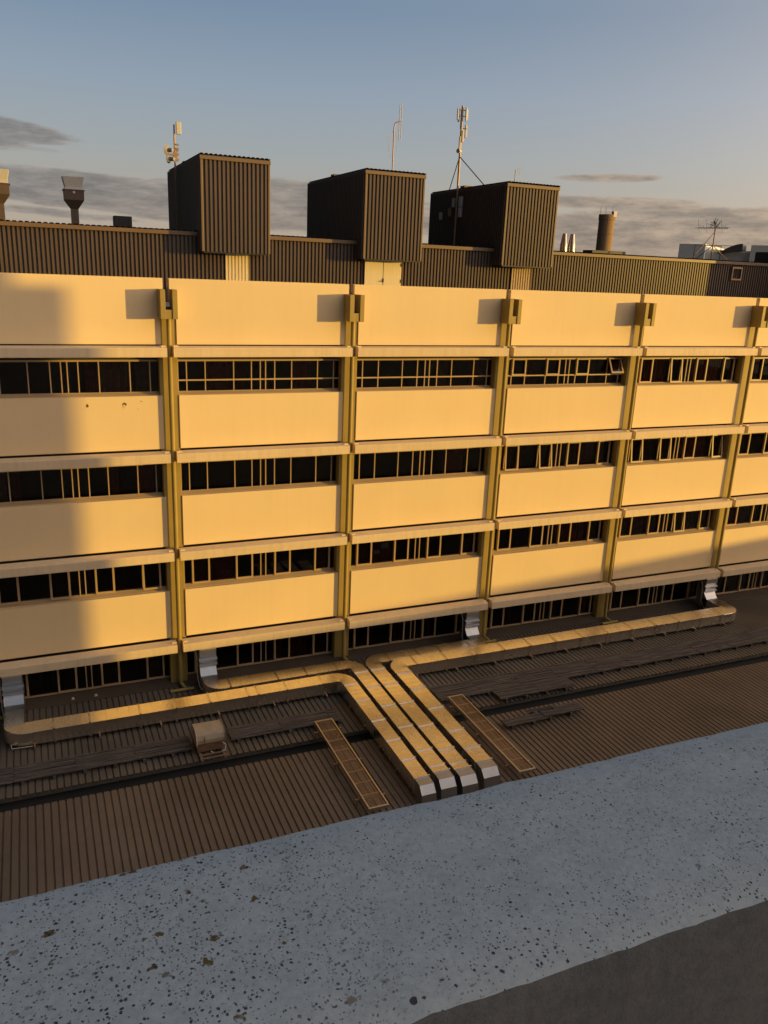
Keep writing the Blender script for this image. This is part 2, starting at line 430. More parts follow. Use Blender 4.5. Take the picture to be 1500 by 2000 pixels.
for b in range(NB0, NB1):
    # row 3 (top)
    if b <= -1: window(b, 3, mull=[.633, 1.262, 2.09, 2.745, 3.075, 3.262, 3.59, 4.22, 5.19, 5.83] if b == -1 else MU, curtain=[(4.25, 5.2, 'curtain_tan')] if b == -1 else None)
    elif b in (0, 1, 2):
        window(b, 3, transom=True, sash=S4 if b == 2 else (), open_={(8, 9): 28} if b == 2 else {}, curtain=[(1.3, 2.2, 'curtain'), (5.0, 5.3, 'curtain_tan')] if b == 0 else [(3.8, 4.3, 'curtain_tan')] if b == 1 else [(1.7, 2.0, 'curtain')])
    else: window(b, 3, sash=S4, open_={(2, 3): 6} if b == 3 else {}, curtain=[(.35, 2.2, 'curtain'), (3.7, 5.3, 'curtain')] if b == 3 else [(.4, 1.3, 'curtain')])
    # row 2
    window(b, 2, sash=() if b < 2 else S4, open_={(2, 3): 9, (0, 1): 4} if b == 2 else {(0, 1): 8, (2, 3): 6, (8, 9): 8} if b == 3 else {}, curtain=[(4.3, 5.25, 'curtain')] if b in (1, 2) else [(.35, .6, 'curtain_tan')] if b == 0 else [(3.7, 5.2, 'curtain')] if b == 3 else None)
    # row 1
    window(b, 1, sash=S4, open_={(8, 9): 7, (2, 3): 7, (0, 1): 5} if b == -1 else {(6, 7): 6, (8, 9): 2} if b == 3 else {}, curtain=[(1.3, 2.2, 'curtain'), (.65, 1.2, 'curtain')] if b in (0, 1) else [(3.7, 5.25, 'curtain')] if b == 2 else [(1.3, 2.2, 'curtain'), (4.3, 5.2, 'curtain_tan')] if b == 3 else None)
    # ground row above the low roof
    window(b, 0, sash=S4, sill=-1.37)

# flashing where the low roof meets the wall
fl = MB().prism([(.95, -1.385), (.95, -1.7), (.38, -1.7), (.36, -1.535), (.40, -1.52), (.84, -1.395)], 'x', xa, xb).build('wall_flashing', M['flash'], ob)

# penthouse ------------------------------------------------------
PT = 14.55
ph = MB()
DO = [(8.76, 10.40, 13.84), (3.00, 3.92, 13.86), (15.80, 16.80, 13.87)]
def wall_front(u, h, t): return (u, QY - h * -1 * -1, t)
ph.sheet(lambda u, h, t: (u, QY - h, t), ribs(xa, xb, .152, .50, .062, .14), 12.0, PT - .02)
pho = ph.build('penthouse_wall', M['clad'], ob)
MB().box(xa, QY + .06, 12.0, xb, 25, PT - .03).build('penthouse_core', M['black'], ob)
rf = MB(); rf.sheet(lambda u, h, t: (u, QY - .14 if t == 0 else 25, PT + .09 + h), ribs(xa, xb, .2, .55, .035), 0, 1)
rf.build('penthouse_roof', M['black'], ob)
tr = MB().box(xa, QY - .13, PT - .1, xb, QY + .03, PT + .045).build('fascia_gutter', M['trim'], ob, .012)
for i, (a, b_, zt) in enumerate(DO):
    d = MB()
    if i == 0:
        d.box(a, QY - .075, 12.0, b_, QY - .004, zt)
        for q in range(1, 24):
            if q == 12: continue
            x = a + (b_ - a) * q / 24; d.box(x - .006, QY - .079, 12.02, x + .006, QY - .074, zt - .03)
    else:
        d.sheet(lambda u, h, t: (u, QY - .055 - h, t), ribs(a, b_, .127, .5, .04), 12.0, zt)
    do = d.build('door', M['whitedoor' if i < 2 else 'dulldoor'], ob)
    if i == 0:
        md = (a + b_) / 2
        MB().box(md - .01, QY - .081, 12.02, md + .012, QY - .074, zt - .02).build('door_seam', M['dark'], do)
        hd = MB(); hd.box(md - .03, QY - .10, 13.0, md + .03, QY - .078, 13.16); hd.box(md - .17, QY - .12, 13.035, md + .0, QY - .09, 13.06)
        hd.build('handle', M['black'], do)
        for z in (13.65, 13.0, 12.3): MB().box(b_ - .02, QY - .10, z, b_ + .03, QY - .06, z + .14).build('hinge', M['black'], do)

# lift machine rooms
for i, xl in enumerate((1.99, 8.40, 14.81)):
    xr = xl + 2.53; y1 = 11.9; zb, zt = 13.9, 17.2
    m = MB()
    m.sheet(lambda u, h, t: (u, FY - h, t), ribs(xl, xr, .158, .52, .062, .14), zb, zt)
    m.sheet(lambda u, h, t: (xl + h, u, t), ribs(FY, y1, .158, .52, .062, .14), zb, zt)
    m.sheet(lambda u, h, t: (xr - h, u, t), ribs(FY, y1, .158, .52, .062, .14), zb, zt)
    m.sheet(lambda u, h, t: (u, y1 + h, t), ribs(xl, xr, .158, .52, .062, .14), zb, zt)
    lr = m.build('lift_room', M['clad'], ob)
    MB().box(xl + .06, FY + .06, zb + .01, xr - .06, y1 - .06, zt - .01).build('lift_room_core', M['black'], lr)
    t = MB()
    t.box(xl - .05, FY - .06, zt - .13, xr + .05, FY + .05, zt + .01)
    t.box(xl - .03, FY - .03, zb, xl + .05, FY + .05, zt - .13); t.box(xr - .05, FY - .03, zb, xr + .03, FY + .05, zt - .13)
    t.box(xl - .04, FY + .05, zt - .11, xl + .04, y1 + .04, zt + .02); t.box(xr - .04, FY + .05, zt - .11, xr + .04, y1 + .04, zt + .02)
    t.build('corner_trim', M['trim'], lr, .01)
    r_ = MB(); r_.sheet(lambda u, h, tt: (u, FY - .1 if tt == 0 else y1 + .06, zt + .075 + h), ribs(xl - .02, xr + .02, .17, .5, .06), 0, 1)
    r_.box(xl + .05, FY + .1, zt + .0, xr - .05, y1 - .1, zt + .012)
    r_.build('lift_room_roof', M['black'], lr)
    MB().box(xl + .1, 8.7, zt + .05, xl + .7, 9.1, zt + .19).build('roof_cap', M['trim'], lr, .02)
    MB().box(xl + .05, FY + .05, zb - .05, xr - .05, QY - .05, zb - .003).build('soffit', M['black'], lr)
# wall louvre on the penthouse
lv = MB(); lx, lz = 28.62, 14.02
lv.box(lx, QY - .09, lz - .32, lx + .07, QY + .0, lz + .32); lv.box(lx + .6, QY - .09, lz - .32, lx + .67, QY, lz + .32)
lv.box(lx + .07, QY - .09, lz + .24, lx + .6, QY, lz + .32); lv.box(lx + .07, QY - .09, lz - .32, lx + .6, QY, lz - .24)
lvo = lv.build('wall_louvre', M['rust'], ob)
bl = MB()
for q in range(5): bl.prism([(QY - .07, lz - .2 + q * .09), (QY - .06, lz - .2 + q * .09), (QY - .01, lz - .15 + q * .09), (QY - .02, lz - .15 + q * .09)], 'x', lx + .07, lx + .6)
bl.build('louvre_blade', M['dark'], lvo)
# plain tall stair head standing on the right end of the terrace (outside the frame, it throws the long shadow)
MB().box(34.25, 1.0, 12.0, 45, QY + 4, 15.3).build('stair_head', M['clad'], ob)

# ------------------------------------------------------------------ low building with ribbed roof
lb = thing('low_building', 'low annexe under a brown ribbed steel roof with a dark gutter line', 'building', (0, -13, -12.4))
YG0, YG1 = -4.60, -5.20
up = MB(); up.sheet(lambda u, h, t: (u, YG0 if t == 0 else .42, ZR + .045 + h), ribs(-44.8, 60, .2, .70, .045, .3), 0, 1)
up.build('upper_roof_sheet', M['roof_upper'], lb)
dn = MB(); dn.sheet(lambda u, h, t: (u, -26.4 if t == 0 else YG1, ZR + .03 + h), ribs(-44.8, 60, .205, .70, .045, .3), 0, 1)
dn.build('lower_roof_sheet', M['roofsteel'], lb)
gt = MB(); gt.box(-44.8, YG1 - .15, ZR - .26, 60, YG0 + .15, ZR - .2)
gt.build('box_gutter', M['gutter'], lb)
ns = MB()
for i in range(524):
    x = -44.8 + i * .2; ns.box(x + .16, YG0 - .002, ZR - .04, x + .18, YG0 + .1, ZR + .0)
ns.box(-44.8, -26.4, -12.4, 60, YG1 - .3, ZR - .06); ns.box(-44.8, YG0 + .3, -12.4, 60, .3, ZR - .06)
ns.build('wall', M['concrete_plain'], lb)

# ------------------------------------------------------------------ ventilation ducts
ZT, ZB = -.95, -1.42
def arc_path(pts, r, n=8):
    """plan polyline with rounded corners -> list of (x,y)"""
    out = [pts[0]]
    for i in range(1, len(pts) - 1):
        p0, p1, p2 = Vector(pts[i - 1]), Vector(pts[i]), Vector(pts[i + 1])
        a = (p0 - p1).normalized(); c = (p2 - p1).normalized()
        s = p1 + a * r; e = p1 + c * r; cen = p1 + (a + c) * r
        a0 = math.atan2(*(s - cen).yx); a1 = math.atan2(*(e - cen).yx)
        d = (a1 - a0 + PI) % (2 * PI) - PI
        out += [(cen.x + r * math.cos(a0 + d * t / n), cen.y + r * math.sin(a0 + d * t / n)) for t in range(n + 1)]
    out.append(pts[-1]); return out
def duct_sweep(m, path, w, zt=ZT, zb=ZB, caps=True):
    n = len(path); vs = []
    for i, p in enumerate(path):
        p = Vector(p); a = Vector(path[max(i - 1, 0)]); b = Vector(path[min(i + 1, n - 1)])
        if 0 < i < n - 1:
            d1 = (p - a).normalized(); d2 = (b - p).normalized(); d = (d1 + d2).normalized()
            k = 1 / max(.5, d.dot(d1))
        else: d = (b - a).normalized(); k = 1
        nrm = Vector((-d.y, d.x)) * (w[i] if isinstance(w, list) else w) / 2 * k
        q, r_ = p + nrm, p - nrm
        ft = .10 * abs(d.x)
        vs += [(q.x, q.y, zb), (q.x, q.y, zt + (q.y - p.y) * ft), (r_.x, r_.y, zt + (r_.y - p.y) * ft), (r_.x, r_.y, zb)]
    fs = []
    for i in range(n - 1):
        for j in range(4): fs.append((i * 4 + j, i * 4 + (j + 1) % 4, i * 4 + 4 + (j + 1) % 4, i * 4 + 4 + j))
    if caps: fs += [(0, 3, 2, 1), ((n - 1) * 4, (n - 1) * 4 + 1, (n - 1) * 4 + 2, (n - 1) * 4 + 3)]
    return m.add(vs, fs)
def flange(parent, x, y, ax, w, zt=ZT, zb=ZB, e=.035, t=.05):
    m = MB()
    h = w / 2 + e
    if ax == 'y':
        m.box(x - h, y - t / 2, zb - e, x + h, y + t / 2, zt + e)
    else:
        m.box(x - t / 2, y - h, zb - e, x + t / 2, y + h, zt + e)
    return m.build('flange', M['galv'], parent, .006)
def seams(m, x0, x1, y0, y1, ax, step=.33):
    """fine stiffening creases across the top"""
    if ax == 'y':
        y = y0
        while y < y1:
            m.prism([(y - .012, ZT), (y, ZT + .0035), (y + .012, ZT)], 'x', x0 + .01, x1 - .01); y += step
    else:
        x = x0
        while x < x1:
            ym = (y0 + y1) / 2
            m.add([(x + dx_, y, ZT + dz_ + (y - ym) * .10) for y in (y0 + .01, y1 - .01) for dx_, dz_ in ((-.012, -.001), (0, .0035), (.012, -.001))], [(0, 3, 4, 1), (1, 4, 5, 2)]); x += step
def duct(label, leg_x, leg_w, run_y, run_w, far_x, riser_x, riser_dir, flx, fly, riser_w=.6, end_y=-8.95, conduit=True):
    o = thing('ventilation_duct', label, 'duct', (leg_x, -4.5, ZR), 'galvanised ducts over the low roof')
    sgn = 1 if far_x > leg_x else -1
    # main body: leg towards the viewer, bend, run along the wall
    path = arc_path([(leg_x, end_y), (leg_x, run_y), (far_x, run_y)], .42)
    wl = [leg_w if p[1] < run_y - .43 else run_w if abs(p[0] - leg_x) > .43 else (leg_w + run_w) / 2 for p in path]
    m = MB(); duct_sweep(m, path, wl)
    cr = m
    seams(cr, leg_x - leg_w / 2, leg_x + leg_w / 2, end_y + .3, run_y - .5, 'y', .29)
    a, b = sorted((leg_x + sgn * .5, far_x)); seams(cr, a, b, run_y - run_w / 2, run_y + run_w / 2, 'x', .37)
    m.build('duct_body', M['galv'], o, .006)
    # turned-down end near the viewer
    e = MB(); e.prism([(end_y, ZT), (end_y - .37, ZT - .02), (end_y - .56, ZT - .23), (end_y - .62, ZT - .6), (end_y - .1, ZT - .6), (end_y, ZB)], 'x', leg_x - leg_w / 2, leg_x + leg_w / 2)
    e.build('end_elbow', M['galv_dull'], o, .012)
    # bend at the far end and riser up to the ledge
    if riser_dir == 'curve':
        pth = arc_path([(far_x, run_y), (riser_x, run_y), (riser_x, .02)], .34)
        m = MB(); duct_sweep(m, pth, [run_w if abs(p[0] - far_x) < .02 else (run_w + riser_w) / 2 for p in pth]); m.build('bend', M['galv'], o, .012)
    else:
        m = MB(); duct_sweep(m, arc_path([(far_x, run_y), (riser_x, run_y), (riser_x, .02)], .30, 4), riser_w); m.build('bend', M['galv'], o, .012)
    h = riser_w / 2; z1 = .02
    r_ = MB(); rp = [(-.25, ZB), (-.25, ZT), (-.12, -.80), (-.02, -.66), (-.02, -.60), (-.06, -.56), (-.10, -.44), (-.02, -.40), (-.02, -.36), (-.10, -.20), (-.10, z1), (.40, z1), (.40, ZB)]
    r_.prism(rp, 'x', riser_x - h, riser_x + h); r_.build('riser', M['galv_dull'], o, .008)
    fr = MB()
    for z in (-.58, -.38): fr.prism([(-.14, z - .03), (-.14, z + .0), (-.03, z + .06), (.42, z + .06), (.42, z - .03)], 'x', riser_x - h - .03, riser_x + h + .03)
    fr.build('riser_joint', M['galv_dull'], o, .004)
    for x in flx: flange(o, x, run_y, 'x', run_w)
    for y in fly: flange(o, leg_x, y, 'y', leg_w)
    # feet on the roof
    a, b = sorted((leg_x + sgn * .8, far_x)); n = max(2, int((b - a) / 1.7))
    for i in range(n + 1):
        x = a + (b - a) * i / n
        MB().box(x - .025, run_y - run_w / 2 - .12, ZR + .06, x + .025, run_y + run_w / 2 + .1, ZB).build('support_foot', M['rust'], o)
    y = -3.2
    while y > end_y:
        MB().box(leg_x - leg_w / 2 - .06, y - .03, ZR + .06, leg_x + leg_w / 2 + .06, y + .03, ZB).build('support_foot', M['rust'], o); y -= 1.35
    if conduit:
        s = -1 if riser_dir != 'curve' or sgn < 0 else 1
        s = -1
        cx = riser_x + s * (h + .08)
        MB().tube([(cx, .3, .0), (cx, .05, -.3), (cx, .02, -1.1), (cx + .04, -.25, -1.38), (cx + .3, run_y - .35 if riser_dir == 'curve' else -.6, -1.42), (cx + .9, run_y - .42 if riser_dir == 'curve' else -.9, -1.40)], .016, 6).build('conduit', M['cable'], o)
    return o
d1 = duct('galvanised duct running left to the riser at the left edge, leftmost of the four', 5.63, .47, -1.85, .60, -5.0, -5.57, 'curve', [4.7, 3.35, 2.3, 1.95, .62, -.55, -1.72, -3.3, -4.4], [-2.5, -3.72, -5.1, -6.35, -7.5, -8.5], .62, end_y=-8.48)
d2 = duct('galvanised duct turning left behind the longest one to a riser beside the first olive column', 6.33, .52, -1.01, .58, 1.55, .95, 'curve', [5.55, 4.35, 3.25, 1.5], [-1.75, -2.95, -4.3, -5.75, -7.2, -8.1, -8.42], end_y=-8.40)
d3 = duct('galvanised duct turning right close to the wall and reaching the riser under the third column', 7.01, .54, -.93, .62, 11.6, 11.95, 'square', [7.75, 9.0, 9.95, 11.35], [-1.75, -2.95, -4.35, -5.9, -7.4, -8.18, -8.5], end_y=-8.48)
d4 = duct('galvanised duct turning right and running the farthest along the roof to the riser at right', 7.83, .56, -1.50, .66, 24.2, 24.95, 'square', [8.6, 9.9, 11.2, 12.5, 13.75, 15.0, 16.3, 17.6, 18.9, 20.2, 21.5, 22.8, 24.0], [-2.35, -3.55, -5.0, -6.5, -7.6, -8.37], .66, end_y=-8.35)

# ------------------------------------------------------------------ grating walkways
def walkway(label, x0, x1, y0, y1):
    z = -1.25
    o = thing('roof_walkway', label, 'walkway', ((x0 + x1) / 2, (y0 + y1) / 2, ZR), 'grating walkways over the roof')
    for x in (x0, x1 - .05):
        MB().box(x, y0, z - .08, x + .05, y1, z + .03).build('side_rail', M['walk'], o, .006)
    for y in (y0 - .06, y1): MB().box(x0, y, z - .08, x1, y + .06, z + .02).build('end_bar', M['walk'], o, .006)
    gr = MB(); n = 14
    for i in range(1, n): 
        x = x0 + .05 + (x1 - x0 - .1) * i / n; gr.box(x - .005, y0, z - .012, x + .005, y1, z)
    ny = int((y1 - y0) / .56)
    for i in range(1, ny): 
        y = y0 + (y1 - y0) * i / ny; gr.box(x0 + .05, y - .012, z - .028, x1 - .05, y + .012, z + .004)
    gr.build('grating', M['grate'], o)
    for y in [y1 - .45 - i * 1.9 for i in range(3)]:
        if y < y0: continue
        s = MB(); s.box(x0 - .16, y - .025, z - .13, x1 + .16, y + .025, z - .085)
        s.box(x0 - .13, y - .02, ZR + .03, x0 - .09, y + .02, z - .13); s.box(x1 + .09, y - .02, ZR + .03, x1 + .13, y + .02, z - .13)
        s.build('support_bracket', M['rust'], o)
    return o
walkway('orange-lit steel grating walkway on the roof left of the four ducts', 3.73, 4.37, -8.95, -4.1)
walkway('orange-lit steel grating walkway on the roof right of the four ducts', 8.82, 9.42, -8.85, -4.08)

# ------------------------------------------------------------------ timber duckboards
def duckboard(label, rows, loc):
    o = thing('duckboard', label, 'duckboard', (loc[0], loc[1], ZR), 'weathered timber duckboards on the roof')
    rr = random.Random(hash(label) % 1000 if False else len(label))
    for (x0, x1, y0, y1, z) in rows:
        n = max(3, int((y1 - y0) / .085)); m = MB(); sec = 1.75
        x = x0
        while x < x1 - .05:
            xe = min(x + sec, x1)
            for i in range(n):
                ya = y0 + (y1 - y0) * i / n; yb = ya + (y1 - y0) / n - .02
                dz = rr.uniform(-.012, .012); e0 = rr.uniform(-.01, .02); e1 = rr.uniform(-.01, .02); sk = rr.uniform(-.012, .012)
                m.add([(x + e0, ya, z + dz), (xe - e1, ya + sk, z + dz), (xe - e1, yb + sk, z + dz), (x + e0, yb, z + dz),
                       (x + e0, ya, z - .04), (xe - e1, ya + sk, z - .04), (xe - e1, yb + sk, z - .04), (x + e0, yb, z - .04)],
                      [(0, 1, 2, 3), (7, 6, 5, 4), (0, 4, 5, 1), (1, 5, 6, 2), (2, 6, 7, 3), (3, 7, 4, 0)])
            x = xe
        m.build('slat_deck', M['timber'], o)
        x = x0 + .2
        while x < x1:
            MB().box(x, y0 - .05, ZR + .04, x + .09, y1, z - .042).build('bearer', M['timber'], o); x += 1.75 / 2
    return o
duckboard('long grey weathered timber duckboard running left from the beige cooler', [(-12.6, -.30, -4.06, -3.22, -1.40)], (-3, -3.6))
duckboard('short grey weathered timber duckboard between the beige cooler and the left grating walkway', [(.92, 4.75, -3.95, -3.16, -1.40)], (2.9, -3.6))
duckboard('long brown weathered timber duckboard running right from the four ducts', [(8.62, 45, -3.92, -2.85, -1.40)], (15, -3.4))
duckboard('short doubled timber duckboard strip along the near edge of the long right one', [(10.75, 14.05, -4.56, -3.95, -1.38)], (12.4, -4.2))
duckboard('loose pile of weathered boards lying apart near the right grating walkway', [(10.0, 11.75, -6.22, -5.80, -1.40), (11.6, 13.3, -6.15, -5.62, -1.38), (11.1, 12.2, -5.78, -5.66, -1.30)], (11.6, -5.9))

# ------------------------------------------------------------------ evaporative cooler
ec = thing('evaporative_cooler', 'beige rounded rooftop cooler unit standing between two timber duckboards', 'cooler', (.25, -3.75, ZR))
hz = MB(); x0, x1, y0, y1 = -.27, .67, -4.25, -3.35
prof = [(y0, -1.22), (y0 - .01, -1.05), (y0 + .05, -.92), (y0 + .2, -.84), (y0 + .5, -.82), (y1 - .15, -.86), (y1, -.98), (y1, -1.22)]
hz.prism(prof, 'x', x0, x1); hz.build('hood', M['beige'], ec, .05, seg=3)
sm = MB(); sm.box(x0 + .26, y0 - .015, -1.2, x0 + .275, y0 + .0, -.96); sm.build('hood_seam', M['dark'], ec)
bx = MB(); bx.box(x0 + .05, y0 + .06, -1.5, x1 - .05, y1 - .05, -1.22)
for i in range(5): bx.box(x0 + .03, y0 + .03, -1.48 + i * .055, x1 - .03, y0 + .06, -1.455 + i * .055)
bx.build('louvred_base', M['rust'], ec)
MB().tube([(x1 - .12, y0 - .01, -1.22), (x1 - .02, y0 - .08, -1.3), (x1 - .05, y0 - .13, -1.45), (x1 - .25, y0 - .16, -1.50), (x1 - .42, y0 - .15, -1.49), (x1 - .5, y0 - .08, -1.45)], .022, 8).build('water_hose', M['cable'], ec, smooth=True)
fr = MB()
for x in (x0 + .08, x1 - .14): fr.box(x, y0 - .45, ZR + .04, x + .06, y1, ZR + .1)
for y in (y0 - .4, y0 - .2, y0 + .1): fr.box(x0 + .05, y, ZR + .1, x1 - .05, y + .05, ZR + .14)
fr.build('base_frame', M['rust'], ec)

for nm_x, lab in ((-3.72, 'small pale lump of debris on the roof edge below the left windows, the left one'), (-2.95, 'small pale lump of debris on the roof edge below the left windows, the right one')):
    q = MB(); q.prism([(nm_x - .05, -1.50), (nm_x + .06, -1.50), (nm_x + .035, -1.455), (nm_x - .01, -1.445), (nm_x - .04, -1.47)], 'y', .50, .58)
    tag(q.build('debris_lump', M['ledge'], None, .01), lab, 'debris', 'pale debris lumps')
# ------------------------------------------------------------------ rooftop things
ZP = PT + .06
def vent(label, x, y, k=1.0):
    o = thing('exhaust_vent', label, 'vent', (x, y, ZP), 'hooded exhaust vents on the penthouse roof')
    def sq(m, w0, z0, w1, z1):
        m.add([(x - w0, y - w0, z0), (x + w0, y - w0, z0), (x + w0, y + w0, z0), (x - w0, y + w0, z0), (x - w1, y - w1, z1), (x + w1, y - w1, z1), (x + w1, y + w1, z1), (x - w1, y + w1, z1)],
              [(0, 3, 2, 1), (4, 5, 6, 7), (0, 1, 5, 4), (1, 2, 6, 5), (2, 3, 7, 6), (3, 0, 4, 7)])
    m = MB(); sq(m, .14 * k, ZP - .1, .14 * k, 15.30); sq(m, .14 * k, 15.30, .36 * k, 15.62); sq(m, .36 * k, 15.62, .37 * k, 15.97); sq(m, .40 * k, 15.97, .40 * k, 16.0)
    m.build('stem', M['clad'], o)
    w = MB(); sq(w, .34 * k, 16.0, .34 * k, 16.08); sq(w, .31 * k, 16.08, .40 * k, 16.47)
    w.build('cowl', M['whitemetal'], o, .01)
    MB().box(x - .04, y - .39 * k, 15.86, x + .04, y - .36 * k, 15.94).build('inspection_plate', M['whitemetal'], o)
    return o
vent('black square exhaust vent with grey-white flared hood standing alone on the penthouse roof', -2.15, 9.0)
vent('brown exhaust vent with sunlit cream hood cut off by the left edge of the photo', -4.80, 8.2, 1.0)
tag(MB().box(-.70, 8.7, ZP - .05, -.02, 9.3, 15.14).build('roof_hatch', M['black'], None, .015), 'low black box on the penthouse roof left of the first lift room', 'roof hatch')
rh = tag(MB().box(22.4, 8.6, ZP - .05, 24.5, 9.4, 14.88).build('roof_plinth', M['black'], None, .015), 'low black plinth on the penthouse roof in front of the concrete chimney', 'plinth')
for x, lab in ((20.93, 'left one of two shiny tapered steel flues on the penthouse roof'), (21.40, 'right one of two shiny tapered steel flues on the penthouse roof')):
    o = thing('steel_flue', lab, 'flue', (x, 9, ZP), 'twin steel flues')
    MB().lathe([(.185, -.1), (.185, .48), (.17, .56), (.105, .98)], (x, 9, ZP), 28, False).build('flue_pipe', M['flue'], o, smooth=True)
    MB().lathe([(.10, .9), (.10, .96)], (x, 9, ZP), 20).build('flue_liner', M['black'], o)
# concrete stack far behind
sx, sy = 31.75, 20.0
o = thing('concrete_chimney', 'round brown concrete chimney with a ring of thin rods, behind the penthouse roof', 'chimney', (sx, sy, 12))
MB().lathe([(.56, -24), (.515, 5.2), (.515, 5.22)], (sx, sy, 12), 40).build('shaft', M['tower'], o, smooth=True)
MB().lathe([(.55, 5.22), (.55, 5.55), (.47, 5.55), (.47, 5.3)], (sx, sy, 12), 40, False).build('rim', M['tower'], o, smooth=True)
jm = MB()
for z in (1.9, 3.1, 4.3): jm.lathe([(.53, z), (.542, z + .015), (.53, z + .03)], (sx, sy, 12), 40, False)
jm.build('joint_ring', M['tower'], o)
rd = MB()
for i in range(7):
    a = 2 * PI * i / 7 + .2; rd.tube([(sx + .51 * math.cos(a), sy + .51 * math.sin(a), 17.5), (sx + .51 * math.cos(a), sy + .51 * math.sin(a), 17.95 + .08 * (i % 3))], .007, 4)
rd.build('lightning_rod', M['black'], o)
MB().box(sx + .1, sy - .55, 17.4, sx + .35, sy - .3, 17.75).build('lamp_box', M['whitemetal'], o)

# masts
def mast(m, x, y, z0, z1, r): m.tube([(x, y, z0), (x, y, z1)], r, 8)
def dish(m, c, d, r, depth=.12, n=20):
    d = Vector(d).normalized(); up = Vector((0, 0, 1)); a = d.cross(up).normalized(); b = a.cross(d); c = Vector(c); vs = []; K = 5
    for i in range(K + 1):
        rr = r * i / K; h = depth * (i / K) ** 2
        vs += [c + d * h + (a * math.cos(2 * PI * j / n) + b * math.sin(2 * PI * j / n)) * rr for j in range(n)]
    fs = [(i * n + j, i * n + (j + 1) % n, (i + 1) * n + (j + 1) % n, (i + 1) * n + j) for i in range(K) for j in range(n)]
    m.add(vs, fs); m.tube([c - d * .16, c + d * .01], [.07, .09], 12)

# mast with dishes on the side of the first lift room
o = thing('antenna_mast', 'thin mast with two round dishes and a small panel beside the first lift room', 'antenna', (1.86, 9.35, ZP))
m = MB(); mast(m, 1.86, 9.35, ZP, 18.78, .035); m.build('pole', M['rust'], o)
MB().box(1.93, 9.26, 18.42, 2.13, 9.36, 18.90).build('panel_antenna', M['whitemetal'], o, .02)
for c, r, d in (((1.62, 9.25, 17.80), .21, (-.75, .7, .05)), ((1.68, 9.25, 17.47), .17, (-.7, .7, 0))):
    q = MB(); dish(q, c, d, r); q.build('dish', M['dishgrey'], o, smooth=True)
q = MB()
for z in (17.82, 17.45, 17.65): q.box(1.66, 9.28, z - .03, 2.0, 9.42, z + .03)
for z in (17.5, 17.7, 17.9, 18.05): q.box(1.9, 9.30, z - .04, 2.02, 9.40, z + .02)
q.box(1.80, 9.29, 17.4, 1.95, 9.41, 17.75)
q.build('dish_bracket', M['rust'], o)
# folded dipole on the second lift room
o = thing('dipole_antenna', 'thin bent pole with a tall folded loop on the roof of the second lift room', 'antenna', (10.1, 6, 17.2))
MB().tube([(10.1, 6, 17.2), (10.1, 6, 19.05), (10.12, 6, 19.18), (10.2, 6, 19.25), (10.36, 6, 19.30)], .026, 8).build('pole', M['rust'], o, smooth=True)
lp = [(10.37 + .045 * math.cos(a), 6, (19.88 if math.sin(a) > 0 else 18.66) + .045 * math.sin(a)) for a in [PI * 2 * i / 24 for i in range(25)]]
MB().tube(lp, .016, 6).build('loop', M['whitemetal'], o, smooth=True)
MB().tube([(10.08 - .0 + .20 * math.cos(a), 6.02, 18.44 + .46 * math.sin(a)) for a in [PI * 2 * i / 32 for i in range(33)]], .007, 5).build('cable_loop', M['cable'], o, smooth=True)
# cellular mast on the third lift room
MX, MY = 14.68, 8.9
o = thing('cellular_mast', 'tall stayed mast with clustered panel antennas beside the third lift room', 'antenna', (MX, MY, ZP))
m = MB(); mast(m, MX, MY, ZP, 20.75, .05); m.build('pole', M['rust'], o)
for dx, dy, z0, z1, w in ((-.22, 0, 20.15, 20.62, .07), (-.12, .1, 20.08, 20.66, .07), (.15, -.1, 20.1, 20.68, .07), (.25, .0, 20.17, 20.62, .08), (.27, .05, 19.45, 19.98, .1), (.02, -.14, 19.2, 19.72, .09), (-.09, -.1, 18.85, 19.45, .07)):
    MB().box(MX + dx - w / 2, MY + dy - .04, z0, MX + dx + w / 2, MY + dy + .04, z1).build('panel_antenna', M['greybox' if dx > 0 else 'whitemetal'], o, .015)
q = MB()
for z in (20.3, 20.55): q.box(MX - .24, MY - .02, z, MX + .27, MY + .02, z + .03)
q.box(MX, MY - .02, 19.8, MX + .27, MY + .02, 19.83); q.box(MX - .06, MY - .03, 19.79, MX + .0, MY + .03, 20.56)
q.build('antenna_bracket', M['black'], o)
q = MB(); dish(q, (MX - .08, MY - .02, 18.85), (-.8, -.4, 0), .10, .05); q.build('small_dish', M['whitemetal'], o, smooth=True)
for a in ((14.84, 10.1, 17.2), (14.86, 6.63, 17.2)):
    MB().tube([(MX, MY, 18.62), a], .022, 6).build('stay', M['black'], o)
for i, (y, z, h, mt, lab) in enumerate(((10.57, 15.93, .42, 'greybox', 'small dark grey box farthest from the front on the side of the third lift room'), (9.62, 16.05, .48, 'rust', 'brownish equipment box just left of the mast foot on the third lift room'),
                         (9.28, 16.45, .5, 'greybox', 'pale equipment box left of the mast on the third lift room'), (8.62, 16.45, .55, 'greybox', 'upper pale equipment box right of the mast on the third lift room'), (8.62, 15.98, .55, 'greybox', 'lower pale equipment box right of the mast on the third lift room'))):
    eb = thing('equipment_box', lab, 'equipment box', (14.7, y, z), 'equipment boxes on the third lift room')
    MB().box(14.68, y - .13, z, 14.80, y + .13, z + h * .8).build('case', M[mt], eb, .02)
    MB().box(14.668, y - .10, z + .05, 14.679, y + .10, z + h * .8 - .06).build('cover', M[mt], eb, .004)
